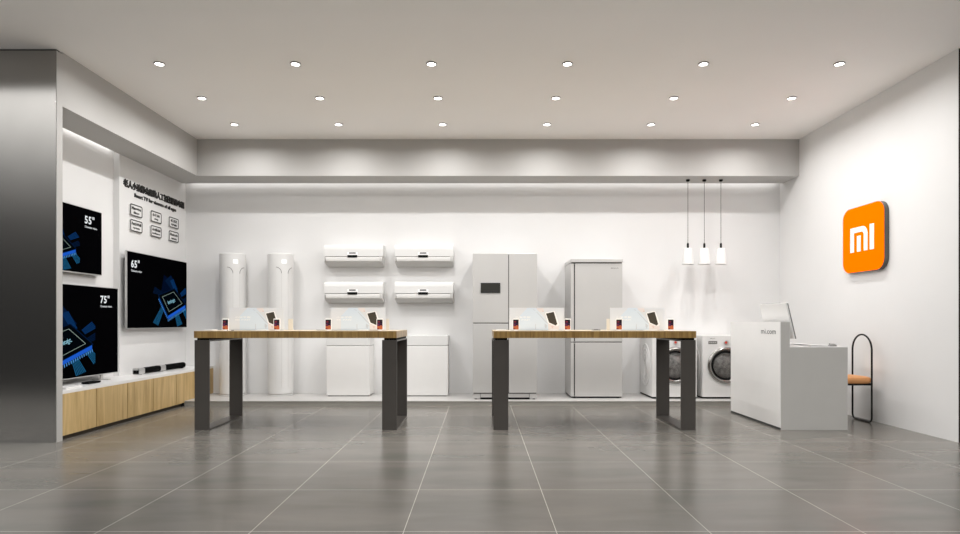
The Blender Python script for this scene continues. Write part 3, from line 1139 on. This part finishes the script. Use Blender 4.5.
# ------------------------------------------------------------------ pendants
pd = thing('pendant_lamp', '', 'pendant lamp', group='white pendant lamps')
DZ = 3.089 - 2.126
MB().lathe([(0, 0), (.026, 0), (.026, -.018), (.018, -.026), (0, -.026)], 24).build('ceiling_rose', M['black'], pd)
pts = []
for k in range(90):
    a = k * .9
    pts.append((.0022 * math.cos(a), .0022 * math.sin(a), -.026 - (DZ - .09) * k / 89))
pts2 = [(-p[0], -p[1], p[2]) for p in pts]
MB().tube(pts, .0022, 6).tube(pts2, .0022, 6).build('cord', M['cable'], pd)
MB().lathe([(0, -DZ + .075), (.010, -DZ + .075), (.015, -DZ + .060), (.015, -DZ + .0), (0, -DZ)], 20).build('socket', M['black'], pd)
MB().lathe([(.006, -DZ + .004), (.052, -DZ + .002), (.056, -DZ - .004), (.081, -DZ - .222), (.077, -DZ - .222), (.053, -DZ - .008), (.006, -DZ - .006)], 40, close=True).build('shade', M['shade'], pd)
MB().lathe([(0, -DZ - .01), (.014, -DZ - .02), (.016, -DZ - .09), (.032, -DZ - .135), (.030, -DZ - .165), (.015, -DZ - .185), (0, -DZ - .19)], 24).build('bulb', M['shade'], pd)
for i, (x, w) in enumerate(((687.9, 'leftmost of three above the washing machines'), (704.3, 'middle of three above the washing machines'), (720.9, 'rightmost of three above the washing machines'))):
    loc = (px(x, 8.60), 8.60, ZB)
    lab = 'white cone pendant lamp on thin cord, ' + w
    if i == 0:
        pd.location = loc
        pd['label'] = lab
    else:
        dup(pd, loc, lab)

# ------------------------------------------------------------------ logo sign
SX, SY0, SY1, SZ0, SZ1 = 4.301, 6.54, 7.28, 1.666, 2.406
sg = thing('logo_sign', 'orange rounded square sign with white letters on the right wall', 'sign', (XR, (SY0 + SY1) / 2, SZ0))
S = SY1 - SY0
H_ = SZ1 - SZ0
MB().prism(rrect(S, H_, .125, 12, 0, H_ / 2), 'x', -.001, -(XR - SX) + .001, 0, True).build('sign_case', M['sign_side'], sg)
MB().prism(rrect(S, H_, .125, 12, 0, H_ / 2), 'x', -(XR - SX) + .001, -(XR - SX) - .003, 0).build('sign_face', M['orange'], sg)
# letters, reading direction is -y
fr = frame((SX - XR - .004, S / 2, 0), (0, -1, 0), (0, 0, 1))
d = .004


def yy(x):
    return SY1 - SX * F / (x - 480)


zb, zt = 1.896 - SZ0, 2.176 - SZ0
x0, x1 = yy(850.9), yy(868.0)
sw = .066
pts = [(x0, zb), (x0, zt)]
R = .095
for k in range(9):
    a = math.radians(90 - 90 * k / 8)
    pts.append((x1 - R + R * math.cos(a), zt - R + R * math.sin(a)))
pts += [(x1, zb), (x1 - sw, zb)]
r2 = .04
for k in range(7):
    a = math.radians(90 * k / 6)
    pts.append((x1 - sw - r2 + r2 * math.cos(a), zt - sw * .92 - r2 + r2 * math.sin(a)))
pts += [(x0 + sw, zt - sw * .92), (x0 + sw, zb)]
fr2 = frame((SX - XR - .003, S / 2, 0), (0, -1, 0), (0, 0, 1))
m = MB()
m.prism(pts, 'z', 0, d, mtx=fr2)
mid = (x0 + x1) / 2
m.prism([(mid - sw / 2, zb), (mid + sw / 2, zb), (mid + sw / 2, zt - .100), (mid - sw / 2, zt - .100)], 'z', 0, d, mtx=fr2)
m.build('letter', M['sign_white'], sg)
i0, i1 = yy(870.3), yy(875.3)
MB().prism([(i0, zb), (i0 + .070, zb), (i0 + .070, zt), (i0, zt)], 'z', 0, d, mtx=fr2).build('letter', M['sign_white'], sg)

# ------------------------------------------------------------------ reception counter
CXL, CY0, CY1 = 3.05, 6.245, 7.475
rc_ = thing('reception_counter', 'white reception counter with a grey end near the right wall', 'counter', (CXL, CY0, 0))
Lc = CY1 - CY0
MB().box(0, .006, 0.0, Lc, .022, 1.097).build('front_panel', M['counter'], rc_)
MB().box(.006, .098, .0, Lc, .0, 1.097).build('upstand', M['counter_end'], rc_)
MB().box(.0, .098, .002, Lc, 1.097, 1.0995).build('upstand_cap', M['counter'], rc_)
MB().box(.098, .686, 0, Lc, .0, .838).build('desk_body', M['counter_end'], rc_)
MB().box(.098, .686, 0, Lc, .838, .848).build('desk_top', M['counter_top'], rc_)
MB().box(.001, .006, .002, Lc, .0, .022).build('skirting', M['kick_dark'], rc_)
vs, fs = fit_text('mi.com', .33, .052, bold=.002)
MB().add(vs, fs, 0, False, frame((-.0015, 6.665 - CY0, .972), (0, -1, 0), (0, 0, 1))).build('lettering', M['text_grey'], rc_, fix=False)

# monitor: leaning slab whose back faces the shop, screen faces the cashier
mo = thing('desktop_monitor', 'white leaning computer monitor seen from behind on the reception counter', 'monitor', (3.262, 6.39, .848))
zt_, zb_ = 1.296 - .848, .075
xt, xb = -.085, .0
Wm = .60
m = MB().prism([(xt, zt_), (xt + .018, zt_ + .003), (xb + .018, zb_), (xb, zb_)], 'y', 0, Wm)
m.build('back_shell', M['white_gloss'], mo, bevel=.004)


def on_scr(s, off):
    return (xt + (xb - xt) * s + .018 + off, zt_ + (zb_ - zt_) * s)


a1, a2 = on_scr(.03, .0), on_scr(.97, .0)
MB().prism([(a1[0], a1[1]), (a1[0] + .004, a1[1]), (a2[0] + .004, a2[1]), (a2[0], a2[1])], 'y', .01, Wm - .01).build('screen', M['black'], mo)
MB().prism([(xt + .020, zt_ - .004), (xt + .026, zt_ - .004), (xb + .026, zb_), (xb + .020, zb_)], 'y', -.002, .012).build('edge_strip', M['display_grey'], mo)
MB().prism([(xt + .004, zt_ + .0045), (xt + .014, zt_ + .0055), (xt + .014, zt_ + .0035), (xt + .004, zt_ + .0025)], 'y', .14, Wm - .06).build('top_vent', M['grey_seam'], mo)
MB().prism([(-.03, zb_ + .1), (-.018, zb_ + .1), (.035, .006), (.018, .006)], 'y', .2, .4).build('stand_neck', M['silver'], mo, bevel=.002)
MB().box(-.06, .12, .17, .43, 0, .008).build('stand_base', M['silver'], mo, bevel=.003)
kb = thing('keyboard', 'thin silver white keyboard lying on the reception desk', 'keyboard', (3.495, 6.30, .848))
MB().prism([(-.10, 0), (.09, 0), (.09, .006), (-.10, .014)], 'y', 0, .42).build('keyboard_base', M['silver'], kb, bevel=.001)
m = MB()
for r in range(5):
    for c in range(14):
        x = -.088 + r * .034
        m.box(x, x + .028, .012 + c * .0285, .036 + c * .0285, .008, .016 - r * .0016)
m.build('keys', M['poster_white'], kb)
ms = thing('computer_mouse', 'small dark grey mouse beside the keyboard on the reception desk', 'mouse', (3.635, 6.34, .848))
MB().lathe([(0, .026), (.012, .025), (.024, .018), (.030, .008), (.030, 0)], 20, mtx=Matrix.Diagonal((1.5, 1, 1, 1))).build('mouse_shell', M['display_grey'], ms)
MB().box(-.034, -.02, -.003, .003, .016, .027).build('scroll_wheel', M['black'], ms)

# ------------------------------------------------------------------ chair
ch = thing('tan_chair', 'chair with a black tube hoop back and tan seat behind the reception counter', 'chair', (4.238, 6.82, 0))
r_ = .172
tr = .0095
pts = []
for k in range(25):
    a = PI * k / 24
    pts.append((0, r_ * math.cos(a), .968 - tr - r_ + r_ * math.sin(a)))
rb = .05
for k in range(7):
    a = PI + PI / 2 * k / 6
    pts.append((0, -r_ + rb + rb * math.cos(a), tr + rb + rb * math.sin(a)))
for k in range(7):
    a = 1.5 * PI + PI / 2 * k / 6
    pts.append((0, r_ - rb + rb * math.cos(a), tr + rb + rb * math.sin(a)))
MB().tube(pts, tr, 12, closed=True).build('back_hoop', M['tube'], ch)
# front hoop ends below the seat
pts = []
for p, cy, cz, a0 in ((0, r_ - rb, .425 - rb, 0), (0, -r_ + rb, .425 - rb, 90), (0, -r_ + rb, tr + rb, 180), (0, r_ - rb, tr + rb, 270)):
    for k in range(7):
        a = math.radians(a0 + 90 * k / 6)
        pts.append((-.36, cy + rb * math.cos(a), cz + rb * math.sin(a)))
MB().tube(pts, tr, 12, closed=True).build('front_hoop', M['tube'], ch)
MB().box(-.38, .012, -.165, .165, .418, .432).build('seat_plate', M['tube'], ch, bevel=.004)
for sy in (-1, 1):
    MB().tube([(-.36, sy * .15, .416), (0, sy * .15, .416)], .008, 10).build('seat_rail', M['tube'], ch)
# cushion: rounded slab
m = MB()
prof = [(0.0, -.0), (.93, .0), (.985, .012), (1.0, .030), (.985, .046), (.93, .062), (.75, .072), (.4, .080), (0, .082)]
n = 48
vs, fs = [], []
hw, hd = .188, .215
for s, z in prof:
    for k in range(n):
        a = 2 * PI * k / n
        ca, sa = math.cos(a), math.sin(a)
        e = 2 / 4.2
        vs.append((-.180 + hd * s * math.copysign(abs(ca) ** e, ca), hw * s * math.copysign(abs(sa) ** e, sa), .432 + z))
for i in range(len(prof) - 1):
    for k in range(n):
        k2 = (k + 1) % n
        fs.append((i * n + k, i * n + k2, (i + 1) * n + k2, (i + 1) * n + k))
m.add(vs, fs, 0, True)
m.build('seat', M['tan'], ch)

# ------------------------------------------------------------------ surroundings: made-up light bands filling ceiling, front faces and steel column
w = bpy.data.worlds.new('banded fill light')
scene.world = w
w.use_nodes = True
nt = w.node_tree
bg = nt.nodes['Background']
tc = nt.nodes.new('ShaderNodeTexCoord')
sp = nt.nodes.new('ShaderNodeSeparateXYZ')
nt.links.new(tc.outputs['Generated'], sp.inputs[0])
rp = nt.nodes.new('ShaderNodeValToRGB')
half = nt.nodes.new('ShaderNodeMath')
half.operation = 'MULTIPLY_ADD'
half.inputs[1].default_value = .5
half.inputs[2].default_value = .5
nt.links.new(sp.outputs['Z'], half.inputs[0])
stops = [(-1, .08), (-.65, .22), (-.24, .22), (-.14, .015), (.14, .015), (.21, .2), (.28, 1), (.42, 1), (.55, .25), (1, .1)]  # bright bands below and above the horizon are added fill, no real source
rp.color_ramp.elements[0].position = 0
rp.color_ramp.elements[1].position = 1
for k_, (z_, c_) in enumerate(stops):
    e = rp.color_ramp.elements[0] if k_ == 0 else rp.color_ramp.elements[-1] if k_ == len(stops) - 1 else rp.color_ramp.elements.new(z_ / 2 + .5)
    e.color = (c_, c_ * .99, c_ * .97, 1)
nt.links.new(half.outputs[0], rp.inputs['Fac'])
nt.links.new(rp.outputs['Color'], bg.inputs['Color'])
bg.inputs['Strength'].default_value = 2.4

# ------------------------------------------------------------------ picture settings
vs_ = scene.view_settings
vs_.view_transform = 'Standard'
vs_.look = 'None'
vs_.exposure = 0.18
vs_.gamma = 1
vs_.use_curve_mapping = False
scene.cycles.use_denoising = True
scene.cycles.max_bounces = 8
scene.cycles.diffuse_bounces = 6
scene.cycles.glossy_bounces = 4
scene.cycles.transmission_bounces = 6
scene.cycles.caustics_reflective = False
scene.cycles.caustics_refractive = False
scene.cycles.sample_clamp_indirect = 6
